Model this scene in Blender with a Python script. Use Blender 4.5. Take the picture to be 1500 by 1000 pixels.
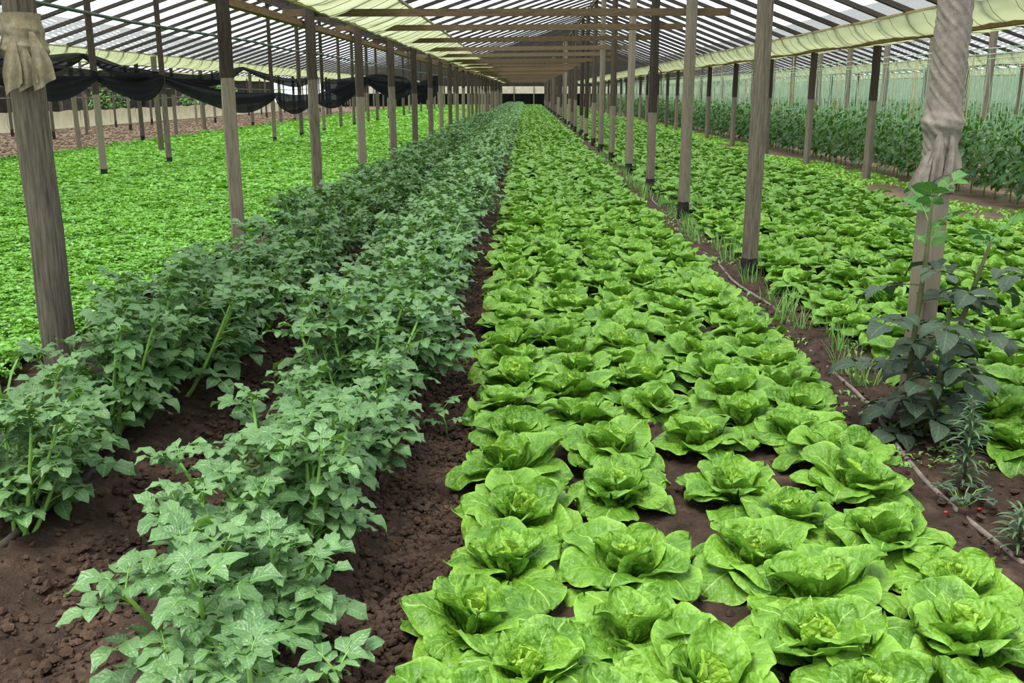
import bpy, math, random
import numpy as np
from mathutils import Matrix, Vector, Euler

for o in list(bpy.data.objects): bpy.data.objects.remove(o)
SC = bpy.context.scene
COL = SC.collection
R = random.Random(7)
PI = math.pi

# ------------------------------------------------------------------ camera, sky, sun, exposure
PITCH = math.radians(14.453); YAW = math.radians(0.82); EYE = 1.5
cd = bpy.data.cameras.new('camera'); cam = bpy.data.objects.new('camera', cd); COL.objects.link(cam)
cd.sensor_width = 36.0; cd.lens = 36.0*1420/1500; cd.clip_start = .05; cd.clip_end = 500
cam.location = (0, 0, EYE); cam.rotation_euler = (PI/2-PITCH, 0, YAW)
SC.camera = cam
w = bpy.data.worlds.new('sky'); SC.world = w; w.use_nodes = True
wn = w.node_tree.nodes; wn.clear()
bg = wn.new('ShaderNodeBackground'); bg.inputs[0].default_value = (.86, .94, 1.0, 1); bg.inputs[1].default_value = 1.3
wo = wn.new('ShaderNodeOutputWorld'); w.node_tree.links.new(bg.outputs[0], wo.inputs[0])
sd = bpy.data.lights.new('sun', 'SUN'); sd.energy = 3.6; sd.angle = math.radians(28); sd.color = (1, .97, .9)
sun = bpy.data.objects.new('sun', sd); COL.objects.link(sun); sun.rotation_euler = (math.radians(16), math.radians(-14), 0)
SC.view_settings.view_transform = 'Standard'; SC.view_settings.look = 'None'
SC.view_settings.gamma = 1; SC.view_settings.exposure = 0.5
SC.view_settings.use_curve_mapping = False
SC.cycles.max_bounces = 8; SC.cycles.transparent_max_bounces = 16; SC.cycles.diffuse_bounces = 4

# ------------------------------------------------------------------ materials
def srgb(r, g, b):
    f = lambda c: (c/255/12.92) if c/255 <= .04045 else ((c/255+.055)/1.055)**2.4
    return (f(r), f(g), f(b), 1)

class NT:
    def __init__(s, name):
        s.m = bpy.data.materials.new(name); s.m.use_nodes = True
        s.t = s.m.node_tree; s.t.nodes.clear()
        s.out = s.t.nodes.new('ShaderNodeOutputMaterial')
    def n(s, typ, **kw):
        x = s.t.nodes.new(typ)
        for k, v in kw.items(): setattr(x, k, v)
        return x
    def l(s, a, b): s.t.links.new(a, b)
    def noise(s, vec, scale, detail=3, rough=.55):
        x = s.n('ShaderNodeTexNoise'); x.inputs['Scale'].default_value = scale
        x.inputs['Detail'].default_value = detail; x.inputs['Roughness'].default_value = rough
        if vec is not None: s.l(vec, x.inputs['Vector'])
        return x.outputs['Fac']
    def ramp(s, fac, stops):
        x = s.n('ShaderNodeValToRGB'); e = x.color_ramp.elements
        while len(e) < len(stops): e.new(.5)
        for i, (p, c) in enumerate(stops): e[i].position = p; e[i].color = c
        s.l(fac, x.inputs[0]); return x.outputs[0]
    def mix(s, fac, a, b, mode='MIX'):
        x = s.n('ShaderNodeMix', data_type='RGBA', blend_type=mode)
        for sock, v in ((x.inputs[0], fac), (x.inputs[6], a), (x.inputs[7], b)):
            if hasattr(v, 'is_linked'): s.l(v, sock)
            else: sock.default_value = v
        return x.outputs[2]
    def math(s, op, a, b=None, c=None):
        x = s.n('ShaderNodeMath', operation=op)
        for i, v in enumerate((a, b, c)):
            if v is None: continue
            if hasattr(v, 'is_linked'): s.l(v, x.inputs[i])
            else: x.inputs[i].default_value = v
        return x.outputs[0]
    def coord(s, k='Object'): return s.n('ShaderNodeTexCoord').outputs[k]
    def mapping(s, vec, scale):
        x = s.n('ShaderNodeMapping'); x.inputs['Scale'].default_value = scale; s.l(vec, x.inputs[0]); return x.outputs[0]
    def bump(s, h, strength, dist=.01):
        x = s.n('ShaderNodeBump'); x.inputs['Strength'].default_value = strength; x.inputs['Distance'].default_value = dist
        s.l(h, x.inputs['Height']); return x.outputs[0]
    def princ(s, col, rough=.6, spec=.4, normal=None):
        x = s.n('ShaderNodeBsdfPrincipled')
        if hasattr(col, 'is_linked'): s.l(col, x.inputs['Base Color'])
        else: x.inputs['Base Color'].default_value = col
        x.inputs['Roughness'].default_value = rough; x.inputs['Specular IOR Level'].default_value = spec
        if normal is not None: s.l(normal, x.inputs['Normal'])
        return x.outputs[0]
    def done(s, sh): s.l(sh, s.out.inputs['Surface']); return s.m

def leaf_mat(name, c0, c1, vein, rough=.42, spec=.45, transl=.3, tcol=None, crinkle=60, bump=.5, veinw=.035, lat=9, latamt=.35, edge=None):
    k = NT(name)
    uv = k.n('ShaderNodeUVMap').outputs[0]; sep = k.n('ShaderNodeSeparateXYZ'); k.l(uv, sep.inputs[0])
    u = sep.outputs[0]; v = k.math('ABSOLUTE', k.math('SUBTRACT', sep.outputs[1], .5))   # v: 0 at midrib, .5 margin
    obj = k.coord('Object'); rnd = k.n('ShaderNodeObjectInfo').outputs['Random']
    n1 = k.noise(obj, crinkle*.25, 3)
    f = k.math('MULTIPLY_ADD', rnd, .6, k.math('MULTIPLY', n1, .4))
    col = k.mix(f, c0, c1)
    mid = k.math('LESS_THAN', v, veinw)
    wv = k.math('FRACT', k.math('MULTIPLY', k.math('SUBTRACT', u, k.math('MULTIPLY', v, .55)), lat))
    lv = k.math('MULTIPLY', k.math('LESS_THAN', k.math('ABSOLUTE', k.math('SUBTRACT', wv, .5)), .07), latamt)
    col = k.mix(lv, col, vein)
    if edge is not None:
        ef = k.n('ShaderNodeMapRange'); ef.inputs[1].default_value = .3; ef.inputs[2].default_value = .5
        ef.inputs[3].default_value = 0; ef.inputs[4].default_value = .55; k.l(v, ef.inputs[0])
        col = k.mix(ef.outputs[0], col, edge)
    col = k.mix(k.math('MULTIPLY', mid, .8), col, vein)
    hgt = k.math('ADD', k.math('MULTIPLY', k.noise(obj, crinkle*.9, 1, .5), 1.6), k.math('ABSOLUTE', k.math('SUBTRACT', wv, .5)))
    nb = k.bump(hgt, bump, .006)
    p = k.princ(col, rough, spec, nb)
    t = k.n('ShaderNodeBsdfTranslucent'); k.l(nb, t.inputs['Normal'])
    if tcol is None: k.l(col, t.inputs[0])
    else: t.inputs[0].default_value = tcol
    ms = k.n('ShaderNodeMixShader'); ms.inputs[0].default_value = transl
    k.l(p, ms.inputs[1]); k.l(t.outputs[0], ms.inputs[2])
    return k.done(ms.outputs[0])

def plain(name, c0, c1, scale=8, rough=.8, spec=.2, bump=0, stretch=(1, 1, 1), bscale=None, rndamt=0.0):
    k = NT(name); o = k.mapping(k.coord('Object'), stretch)
    n = k.noise(o, scale, 5, .6)
    if rndamt:
        rnd = k.n('ShaderNodeObjectInfo').outputs['Random']
        n = k.math('ADD', n, k.math('MULTIPLY', k.math('SUBTRACT', rnd, .5), rndamt))
    col = k.ramp(n, [(.3, c0), (.7, c1)])
    nb = k.bump(k.noise(o, bscale or scale*3, 4), bump, .01) if bump else None
    return k.done(k.princ(col, rough, spec, nb))

M = {}
M['lettuce'] = leaf_mat('lettuce_leaf', srgb(66, 112, 26), srgb(116, 160, 46), srgb(150, 186, 88), .46, .42, .2, None, 85, .8, .012, 7, .22, srgb(142, 188, 70))
M['lettuce_heart'] = leaf_mat('lettuce_heart_leaf', srgb(132, 176, 48), srgb(160, 198, 72), srgb(180, 210, 110), .36, .5, .26, None, 105, .85, .014, 7, .25)
M['potato'] = leaf_mat('potato_leaf', srgb(60, 98, 48), srgb(110, 146, 90), srgb(124, 160, 104), .4, .5, .16, srgb(120, 170, 40), 160, .35, .03, 6, .16)
M['pepper'] = leaf_mat('pepper_leaf', srgb(32, 70, 28), srgb(66, 108, 44), srgb(92, 136, 72), .36, .5, .18, srgb(90, 150, 40), 50, .25, .03, 5, .2)
M['dahlia'] = leaf_mat('dark_shrub_leaf', srgb(46, 60, 46), srgb(72, 88, 68), srgb(88, 106, 84), .6, .3, .12, srgb(70, 110, 50), 70, .3, .025, 6, .35)
M['dahlia_young'] = leaf_mat('dark_shrub_young_leaf', srgb(66, 112, 48), srgb(92, 138, 62), srgb(110, 150, 84), .5, .4, .2, None, 70, .3, .025, 6, .3)
M['parsley'] = leaf_mat('parsley_leaf', srgb(88, 150, 38), srgb(140, 198, 70), srgb(160, 206, 96), .32, .65, .26, srgb(132, 184, 48), 2.4, .1, .02, 3, .1)
M['grass'] = leaf_mat('grass_blade', srgb(92, 140, 62), srgb(128, 172, 84), srgb(140, 180, 100), .5, .3, .25, None, 30, .1, .05, 2, 0)
M['lily'] = leaf_mat('lily_leaf', srgb(50, 78, 48), srgb(84, 112, 72), srgb(140, 160, 120), .5, .35, .12, None, 30, .1, .06, 2, 0)
M['tree'] = leaf_mat('tree_leaf', srgb(60, 112, 36), srgb(112, 168, 58), srgb(120, 170, 70), .5, .35, .25, None, 3, .1, .03, 3, 0)
M['stem'] = plain('green_stem', srgb(92, 140, 56), srgb(128, 168, 74), 20, .5, .35)
M['dark_stem'] = plain('brown_green_stem', srgb(58, 66, 36), srgb(88, 92, 52), 20, .6, .3)
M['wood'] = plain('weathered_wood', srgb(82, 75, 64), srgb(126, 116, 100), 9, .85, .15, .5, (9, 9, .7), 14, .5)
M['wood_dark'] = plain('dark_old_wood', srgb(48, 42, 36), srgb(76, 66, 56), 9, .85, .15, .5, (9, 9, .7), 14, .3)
M['log'] = plain('rough_grey_log', srgb(66, 61, 53), srgb(116, 108, 94), 11, .9, .1, .9, (7, 7, .5), 20)
M['tar'] = plain('tarred_wood', srgb(30, 28, 28), srgb(52, 48, 46), 12, .8, .2, .3)
M['beam'] = plain('brown_beam_wood', srgb(76, 62, 46), srgb(110, 92, 70), 9, .85, .15, .4, (.7, 9, 9), 14, .3)
M['rafter'] = plain('rafter_wood', srgb(46, 42, 40), srgb(76, 68, 62), 9, .85, .15, .3, (.7, 9, 9), 12, .3)
M['plate'] = plain('valley_plate_wood', srgb(98, 76, 50), srgb(134, 108, 72), 9, .85, .15, .3, (9, .7, 9), 12, .3)
M['bamboo'] = plain('bamboo_stake', srgb(128, 112, 72), srgb(164, 146, 100), 14, .6, .3)
M['pole'] = plain('dark_green_pole', srgb(40, 50, 42), srgb(64, 76, 62), 6, .6, .3)
M['hose'] = plain('dusty_drip_hose', srgb(92, 82, 74), srgb(128, 116, 106), 18, .7, .25)
M['dark_hose'] = plain('dark_drip_hose', srgb(52, 46, 42), srgb(80, 72, 66), 18, .7, .25)
M['strap'] = plain('black_strap', srgb(24, 24, 24), srgb(40, 40, 40), 6, .7, .2)
M['tarp'] = plain('cream_tarp', srgb(196, 186, 150), srgb(220, 212, 180), 3, .7, .2)
M['fascia'] = plain('pale_fascia', srgb(182, 172, 150), srgb(212, 204, 184), 2, .7, .2)
M['shed'] = plain('dark_shed_boards', srgb(34, 34, 34), srgb(62, 58, 54), 3, .9, .1)
M['dark_fill'] = plain('dark_opening_fill', srgb(14, 16, 16), srgb(30, 34, 32), 3, .95, .05)  # near-black colour carries the darkness of an open, unlit interior
M['white'] = plain('white_plastic_sheet', srgb(214, 216, 216), srgb(236, 238, 240), 4, .5, .3)
M['berry'] = plain('red_berry', srgb(170, 20, 24), srgb(200, 40, 34), 20, .35, .5)

def soil_mat(name, c0, c1, c2, sc=9):
    k = NT(name); o = k.coord('Object')
    a = k.noise(o, sc, 8, .7); b = k.noise(o, sc*9, 4, .7)
    col = k.ramp(a, [(.3, c0), (.55, c1), (.75, c2)])
    col = k.mix(k.math('MULTIPLY', k.math('GREATER_THAN', b, .66), .5), col, srgb(128, 112, 98))
    return k.done(k.princ(col, .95, .12, k.bump(k.math('ADD', a, k.math('MULTIPLY', b, .5)), .9, .02)))
M['soil'] = soil_mat('dark_soil', srgb(42, 33, 27), srgb(68, 54, 45), srgb(98, 79, 66))
M['clod'] = soil_mat('soil_clod', srgb(46, 36, 30), srgb(74, 58, 48), srgb(102, 82, 69), 6)
M['ground'] = soil_mat('pale_soil', srgb(88, 74, 60), srgb(118, 100, 83), srgb(142, 126, 108), 1.5)

def film_mat(name, tint, transp, tcol):
    k = NT(name)
    n = k.noise(k.coord('Object'), .6, 3)
    t = k.n('ShaderNodeBsdfTransparent'); t.inputs[0].default_value = tint
    d = k.n('ShaderNodeBsdfTranslucent'); k.l(k.mix(n, tcol, (min(tcol[0]*1.12, 1), min(tcol[1]*1.12, 1), min(tcol[2]*1.12, 1), 1)), d.inputs[0])
    g = k.n('ShaderNodeBsdfDiffuse'); g.inputs[0].default_value = tcol
    m0 = k.n('ShaderNodeMixShader'); m0.inputs[0].default_value = .35; k.l(d.outputs[0], m0.inputs[1]); k.l(g.outputs[0], m0.inputs[2])
    m1 = k.n('ShaderNodeMixShader'); m1.inputs[0].default_value = transp
    k.l(m0.outputs[0], m1.inputs[1]); k.l(t.outputs[0], m1.inputs[2])
    return k.done(m1.outputs[0])
M['film'] = film_mat('clear_roof_film', (.97, .98, 1, 1), .8, (.88, .92, .95, 1))
M['gutter'] = film_mat('yellow_green_plastic', (.93, .95, .82, 1), .08, srgb(176, 181, 140))
M['curtain'] = film_mat('pale_green_netting', (.80, .9, .78, 1), .1, srgb(116, 144, 106))
M['net'] = film_mat('black_shade_net', (.3, .3, .3, 1), .10, srgb(38, 39, 42))
M['cloth'] = plain('grey_wrap_cloth', srgb(112, 104, 95), srgb(146, 137, 126), 30, .95, .05, .4, (1, 1, 1), 260)
M['cloth2'] = plain('beige_wrap_cloth', srgb(116, 107, 86), srgb(152, 142, 118), 30, .95, .05, .4, (1, 1, 1), 260)
M['string'] = plain('pale_green_string', srgb(150, 184, 150), srgb(190, 214, 186), 3, .7, .2)

# ------------------------------------------------------------------ mesh helpers
class MB:
    """collects verts, faces and uv; builds one mesh"""
    def __init__(s): s.v = []; s.f = []; s.uv = []; s.mi = []; s.n = 0
    def add(s, v, f, uv=None, mi=0):
        v = np.asarray(v, float); f = [tuple(int(i)+s.n for i in q) for q in f]
        s.v.append(v); s.f += f; s.mi += [mi]*len(f)
        s.uv.append(np.zeros((len(v), 2)) if uv is None else np.asarray(uv, float)); s.n += len(v)
        return s
    def box(s, c, d, rz=0, taper=1.0):
        hx, hy, hz = d[0]/2, d[1]/2, d[2]/2; v = []
        for z, t in ((-hz, 1), (hz, taper)):
            for x, y in ((-hx, -hy), (hx, -hy), (hx, hy), (-hx, hy)):
                X, Y = x*t, y*t
                v.append((c[0]+X*math.cos(rz)-Y*math.sin(rz), c[1]+X*math.sin(rz)+Y*math.cos(rz), c[2]+z))
        return s.add(v, [(3, 2, 1, 0), (4, 5, 6, 7), (0, 1, 5, 4), (1, 2, 6, 5), (2, 3, 7, 6), (3, 0, 4, 7)])
    def bar(s, a, b, wd, ht, up=(0, 0, 1)):
        a, b = Vector(a), Vector(b); d = (b-a).normalized(); sd = d.cross(Vector(up)).normalized(); u2 = sd.cross(d)
        v = [p + sd*sx*wd/2 + u2*sz*ht/2 for p in (a, b) for sx, sz in ((-1, -1), (1, -1), (1, 1), (-1, 1))]
        return s.add([tuple(p) for p in v], [(0, 1, 2, 3), (7, 6, 5, 4), (4, 5, 1, 0), (5, 6, 2, 1), (6, 7, 3, 2), (7, 4, 0, 3)])
    def tube(s, pts, rad, k=6):
        pts = [Vector(p) for p in pts]; n = len(pts)
        if not hasattr(rad, '__len__'): rad = [rad]*n
        v = []; f = []
        for i, p in enumerate(pts):
            d = (pts[min(i+1, n-1)]-pts[max(i-1, 0)]).normalized()
            a = d.cross(Vector((.31, .2, .93)) if abs(d.z) < .9 else Vector((1, 0, 0))).normalized(); b = d.cross(a)
            for j in range(k):
                t = 2*PI*j/k; v.append(tuple(p+a*math.cos(t)*rad[i]+b*math.sin(t)*rad[i]))
        for i in range(n-1):
            for j in range(k): f.append((i*k+j, i*k+(j+1) % k, (i+1)*k+(j+1) % k, (i+1)*k+j))
        f.append(tuple(range(k))[::-1]); f.append(tuple((n-1)*k+j for j in range(k)))
        return s.add(v, f)
    def addmb(s, o, mat=None):
        for_v = np.concatenate(o.v); uv = np.concatenate(o.uv)
        if mat is not None:
            m = np.array(mat); for_v = for_v @ m[:3, :3].T + m[:3, 3]
        base = s.n; s.v.append(for_v); s.uv.append(uv); s.n += len(for_v)
        s.f += [tuple(i+base for i in q) for q in o.f]; s.mi += o.mi
        return s
    def mesh(s, name, mats, smooth=True):
        me = bpy.data.meshes.new(name); v = np.concatenate(s.v); uv = np.concatenate(s.uv)
        me.from_pydata(v.tolist(), [], s.f)
        ly = me.uv_layers.new(name='UVMap'); li = np.empty(len(me.loops), np.int32); me.loops.foreach_get('vertex_index', li)
        ly.data.foreach_set('uv', uv[li].astype(np.float32).ravel())
        for m in (mats if isinstance(mats, (list, tuple)) else [mats]): me.materials.append(M[m])
        if any(s.mi): me.polygons.foreach_set('material_index', np.array(s.mi, np.int32))
        me.polygons.foreach_set('use_smooth', np.full(len(me.polygons), smooth))
        me.update(); return me

def put(name, me, parent=None, mat=None, label=None, cat=None, group=None, kind=None):
    o = bpy.data.objects.new(name, me); COL.objects.link(o)
    if parent is not None: o.parent = parent
    if mat is not None: o.matrix_basis = mat
    if label: o['label'] = label
    if cat: o['category'] = cat
    if group: o['group'] = group
    if kind: o['kind'] = kind
    return o
def mat4(loc=(0, 0, 0), rz=0, sc=1.0, rx=0, ry=0):
    return Matrix.LocRotScale(Vector(loc), Euler((rx, ry, rz)), Vector((sc, sc, sc)) if not hasattr(sc, '__len__') else Vector(sc))

def vnoise(x, y, seed=0):
    xi = np.floor(x).astype(np.int64); yi = np.floor(y).astype(np.int64); fx = x-xi; fy = y-yi
    fx = fx*fx*(3-2*fx); fy = fy*fy*(3-2*fy)
    def h(a, b):
        n = (a*374761393 + b*668265263 + seed*1442695041) & 0xffffffff
        n = ((n ^ (n >> 13))*1274126177) & 0xffffffff
        return ((n ^ (n >> 16)) & 0xffff)/65535.0
    return (h(xi, yi)*(1-fx)+h(xi+1, yi)*fx)*(1-fy)+(h(xi, yi+1)*(1-fx)+h(xi+1, yi+1)*fx)*fy

# ------------------------------------------------------------------ layout constants (metres; eye at the origin, rows run along +Y)
XA, XB, XC, XD = 1.88, -2.55, -7.15, 5.8
XV2, XG, XW = -11.6, -15.9, -20.2          # left valley, left outer ridge, left side wall
XE, XV3, XH, XV4 = 10.0, 14.3, 18.6, 23.0  # right ridges and valleys
YEND = 106.0
ZR, ZV = 3.9, 2.34
P1X, P2X = -.75, -1.67
POST_A = [4.51, 8.02, 11.72, 14.89, 18.11, 21.48, 24.88, 28.04, 31.19, 34.4, 37.7]
POST_B = [4.95, 8.6, 12.0, 15.3, 19.0, 22.6, 26.3, 29.8, 33.2]
def extend(l, step=3.3, end=YEND-1.5):
    l = list(l)
    while l[-1]+step < end: l.append(l[-1]+step*R.uniform(.95, 1.05))
    return l
POST_A = [1.1]+extend(POST_A); POST_B = [1.3]+extend(POST_B, 3.5)

def soil_h(X, Y):
    g = lambda c, s: np.exp(-((X-c)/s)**2)
    h = .13*g(P1X, .27) + .13*g(P2X, .27) + .05*(1/(1+np.exp(-(X+.22)/.05)))*(1/(1+np.exp((X-1.42)/.05))) + .04*(1/(1+np.exp(-(X-2.15)/.06)))
    return h
def soil_z(x, y): return float(soil_h(np.array([x]), np.array([y]))[0])

# ------------------------------------------------------------------ ground
def grid_mesh(name, xs, ys, zf, mat):
    X, Y = np.meshgrid(xs, ys); Z = zf(X, Y); nx, ny = len(xs), len(ys)
    v = np.stack([X.ravel(), Y.ravel(), Z.ravel()], 1); i = np.arange(nx*ny).reshape(ny, nx)
    q = np.stack([i[:-1, :-1], i[:-1, 1:], i[1:, 1:], i[1:, :-1]], -1).reshape(-1, 4)
    b = MB(); b.add(v, q.tolist(), v[:, :2]); return b.mesh(name, mat)
put('ground', grid_mesh('ground', np.linspace(-60, 60, 61), np.linspace(-6, 140, 74), lambda X, Y: -.05+0*X, 'ground'),
    label='pale brown trodden soil under the whole greenhouse', cat='ground', kind='structure')
def zf(X, Y):
    n = vnoise(X*9, Y*9, 1)*.022 + vnoise(X*20, Y*20, 2)*.02 + vnoise(X*40, Y*40, 3)*.016 + vnoise(X*3, Y*3, 4)*.02
    return soil_h(X, Y) + n - .03
ys = np.concatenate([np.arange(.8, 9, .025), np.arange(9, 30, .12), np.linspace(30, YEND, 90)])
put('crop_soil', grid_mesh('crop_soil', np.arange(-2.9, 2.35, .025), ys, zf, 'soil'),
    label='dark ridged soil under the potato rows and main lettuce bed', cat='soil', kind='structure')
put('side_bed_soil', grid_mesh('side_bed_soil', np.arange(2.34, 5.3, .08), np.concatenate([np.arange(.8, 25, .08), np.linspace(25, YEND, 120)]), zf, 'soil'),
    label='brown soil under the side lettuce bed', cat='soil', kind='structure')

# ------------------------------------------------------------------ posts
def post_mesh(kind, h0, h1, wd, seed):
    r = random.Random(seed); b = MB()
    if kind == 'log':
        n = 9; pts = []; rad = []
        for i in range(n):
            t = i/(n-1); pts.append((r.uniform(-.006, .006), r.uniform(-.006, .006), h0+(h1-h0)*t)); rad.append(wd/2*(1.06-.14*t)*r.uniform(.97, 1.03))
        b.tube(pts, rad, 12); return b
    n = 7; c = .16; v = []; f = []
    for i in range(n):
        t = i/(n-1); z = h0+(h1-h0)*t; s = wd/2*(1-.06*t)*r.uniform(.97, 1.03); ox, oy = r.uniform(-.004, .004), r.uniform(-.004, .004)
        for x, y in ((-1+c, -1), (1-c, -1), (1, -1+c), (1, 1-c), (1-c, 1), (-1+c, 1), (-1, 1-c), (-1, -1+c)):
            v.append((x*s+ox, y*s+oy, z))
    for i in range(n-1):
        for j in range(8): f.append((i*8+j, i*8+(j+1) % 8, (i+1)*8+(j+1) % 8, (i+1)*8+j))
    f.append(tuple(range(8))[::-1]); f.append(tuple((n-1)*8+j for j in range(8)))
    return b.add(v, f)
PM = {}
ORD = ['', 'first', 'second', 'third', 'fourth', 'fifth', 'sixth', 'seventh', 'eighth', 'ninth', 'tenth', 'eleventh', 'twelfth'] + ['%d%s' % (k, {1: 'st', 2: 'nd', 3: 'rd'}.get(k % 10, 'th') if k > 20 else 'th') for k in range(13, 60)]
def post(x, y, top, label, group=None, wd=.105, kind='square', split=None, foot=.0, rz=None, lean=(0, 0), name='wooden_post'):
    key = (kind, round(top, 2), wd, split, foot, R.randrange(3))
    if key not in PM:
        seed = len(PM); parts = []
        lo = foot if foot else -.2
        if foot: parts.append(('foot', post_mesh(kind, -.2, foot, wd*1.03, seed).mesh('foot', 'tar', kind == 'log')))
        if split:
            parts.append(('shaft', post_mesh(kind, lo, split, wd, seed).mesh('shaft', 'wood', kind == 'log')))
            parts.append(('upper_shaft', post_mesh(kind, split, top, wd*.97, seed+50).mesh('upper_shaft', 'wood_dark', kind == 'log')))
        else: parts.append(('shaft', post_mesh(kind, lo, top, wd, seed).mesh('shaft', 'log' if kind == 'log' else 'wood', kind == 'log')))
        PM[key] = parts
    e = put(name, None, None, mat4((x, y, 0), R.uniform(.3, .7) if rz is None else rz, 1, lean[0], lean[1]), label, 'post', group)
    for nm, me in PM[key]: put(nm, me, e)
    return e
for i, y in enumerate(POST_A):
    if i == 0: continue
    lab = {1: 'grey square post bandaged in twisted grey cloth, behind the dark leafy shrub', 2: 'tall square weathered post with dark wet base beside the chives'}.get(i, 'grey ridge post between the lettuce beds, %s beyond the cloth-wrapped post' % ORD[i-1])
    post(XA+R.uniform(-.03, .03), y, ZR-.02, lab, None, .103, foot=0 if i == 1 else (.22 if i > 2 else .16), rz=.5 if i < 3 else None, split=None if i < 3 else R.choice([None, None, 1.2, .7]))
for i, y in enumerate(POST_B):
    if i == 0: continue
    lab = {1: 'thick rough grey log post with beige cloth tied near its top', 2: 'grey square post with dark upper half at potato row edge'}.get(i, 'dark-topped valley post beside the potato row, %s beyond the rough log post' % ORD[i-1])
    post(-2.475 if i == 1 else XB+R.uniform(-.03, .03), y, 2.5, lab, None, .165 if i == 1 else .118, kind='log' if i == 1 else 'square', split=None if i == 1 else 1.5+R.uniform(-.15, .2), rz=.35)
for y in [12.8, 16.46, 19.44, 28.26, 31.5] + extend([34.8])[0:]:
    post(XC+R.uniform(-.08, .08), y, ZR-.02, 'slim grey ridge post with black foot in the parsley field', 'ridge posts in the parsley field', .11, split=1.45, foot=.24)
for y in extend([16.9, 20.35, 24.0, 27.74, 31.7]):
    post(XD+R.uniform(-.05, .05), y, 2.3, 'valley post with pale lower half between side lettuce bed and pepper hedge', 'valley posts beside the pepper hedge', .11, split=1.35)
for y in extend([15.2]):
    post(XE+R.uniform(-.1, .1), y, ZR-.02, 'dark ridge post rising out of the pepper rows', 'ridge posts among the peppers', .13, split=None)
for y in extend([22.0], 3.6):
    post(XV3, y, 2.3, 'thin valley post far behind the pepper rows', 'far valley posts behind the peppers', .1)
for x, lab, grp in ((XV2, 'grey post along the edge of the bare brown field', 'posts along the bare field edge'), (XG, 'dark thin post standing on the bare brown field', 'posts on the bare field'), (XG-2.2, 'small post near the cream side wall', 'posts near the cream wall')):
    for y in extend([22.5 if x == XV2 else 26.0 if x == XG else 31.0], 3.4):
        post(x+R.uniform(-.25, .25), y+R.uniform(-.4, .4), 2.3 if x != XG else ZR-.02, lab, grp, .12 if x == XV2 else .1, foot=R.choice([0, .22]), split=R.choice([None, 1.4]))

# ------------------------------------------------------------------ beams, plates, ridges
BEAMS = list(zip([a for a in POST_A], [b for b in POST_B]))
for i, (ya, yb) in enumerate(BEAMS):
    y = (ya+yb)/2+.09; z = 2.4+R.uniform(-.03, .03)
    if i == 0: continue
    b = MB().bar((XB-.35, yb+.1, z), (XA+R.uniform(.28, .5), ya+.1, z+R.uniform(-.02, .02)), .05, .085)
    put('cross_beam', b.mesh('cross_beam', 'beam', False), label='brown tie beam nailed to the ridge post %s' % ('wrapped in grey cloth' if i == 1 else '%s beyond the cloth-wrapped post' % ORD[i-1]), cat='beam')
SLOPES = [(XB, XA), (XD, XA), (XB, XC), (XV2, XC), (XV2, XG), (XW, XG), (XD, XE), (XV3, XE), (XV3, XH), (XV4, XH)]
where = {XA: 'the two lettuce beds', XC: 'the parsley field', XG: 'the bare brown field', XE: 'the front pepper rows', XH: 'the far pepper rows'}
for x in (XA, XC, XG, XE, XH):
    put('ridge_board', MB().bar((x, 2.5, ZR), (x, YEND, ZR), .06, .12).mesh('ridge_board', 'beam', False), label='long brown ridge board at the roof peak above '+where[x], cat='ridge board')
for x, t in ((XB, 'the potato row edge'), (XD, 'the side lettuce bed edge'), (XV2, 'the bare field edge'), (XV3, 'the middle of the pepper rows'), (XV4, 'the outer pepper rows'), (XW, 'the cream side wall')):
    put('valley_plate', MB().bar((x-.14, 2.5, ZV-.06), (x-.14, YEND, ZV-.06), .1, .07).mesh('valley_plate', 'plate', False), label='long brown wooden valley plate running above '+t, cat='plank')
put('rail_pole', MB().tube([(XC+.1, y, 2.72+.03*math.sin(y)) for y in range(10, 100, 4)], .03, 8).mesh('rail_pole', 'pole'), label='thin dark green pole tied along the parsley field ridge posts', cat='pole')
for z in (1.25, 1.62):
    put('fence_rail', MB().tube([(XG-.6, y, z+R.uniform(-.05, .05)) for y in range(20, 100, 5)], .025, 6).mesh('fence_rail', 'wood'), label='thin grey %s rail across the posts of the bare field' % ('lower' if z < 1.4 else 'upper'), cat='rail')

# rafters: nearest 300 are objects of their own
raf = []
for xv, xr in SLOPES:
    y = 2.6+R.uniform(0, .5)
    while y < YEND:
        raf.append((math.hypot(y, (xv+xr)/2), xv, xr, y)); y += R.uniform(1.06, 1.22)
vis = lambda X, Y, m=1.0: Y > 0 and abs(X) < .62*Y+m
raf.sort(); seen = [r for r in raf if vis((r[1]*.6+r[2]*.4), r[3], 2.0)]
chosen = set(id(r) for r in seen[:300])
rest = MB(); RM = {}
for r in raf:
    _, xv, xr, y = r
    a = (xv+(.05 if xr > xv else -.05), y, ZV+.10); b = (xr, y, ZR+.0)
    if id(r) in chosen:
        if (xv, xr) not in RM: RM[(xv, xr)] = MB().bar((a[0], 0, a[2]), (b[0], 0, b[2]), .1, .045 if (xv, xr) == (XB, XA) else .07).mesh('rafter', 'rafter', False)
        side = 'toward the potato rows' if (xv, xr) == (XB, XA) else 'toward the side bed' if (xv, xr) == (XD, XA) else ''
        put('rafter', RM[(xv, xr)], None, mat4((0, y, 0), R.uniform(-.006, .006)), 'dark sloping rafter under the clear film above '+where[xr]+(' '+side if side else ''), 'rafter', 'rafters above %s%s' % (where[xr], ' '+side if side else ''))
    else: rest.bar(a, b, .1, .045 if (xv, xr) == (XB, XA) else .065)
put('far_rafters', rest.mesh('far_rafters', 'rafter', False), label='many dark rafters of the far roof seen as thin stripes', cat='rafters', kind='stuff')
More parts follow.
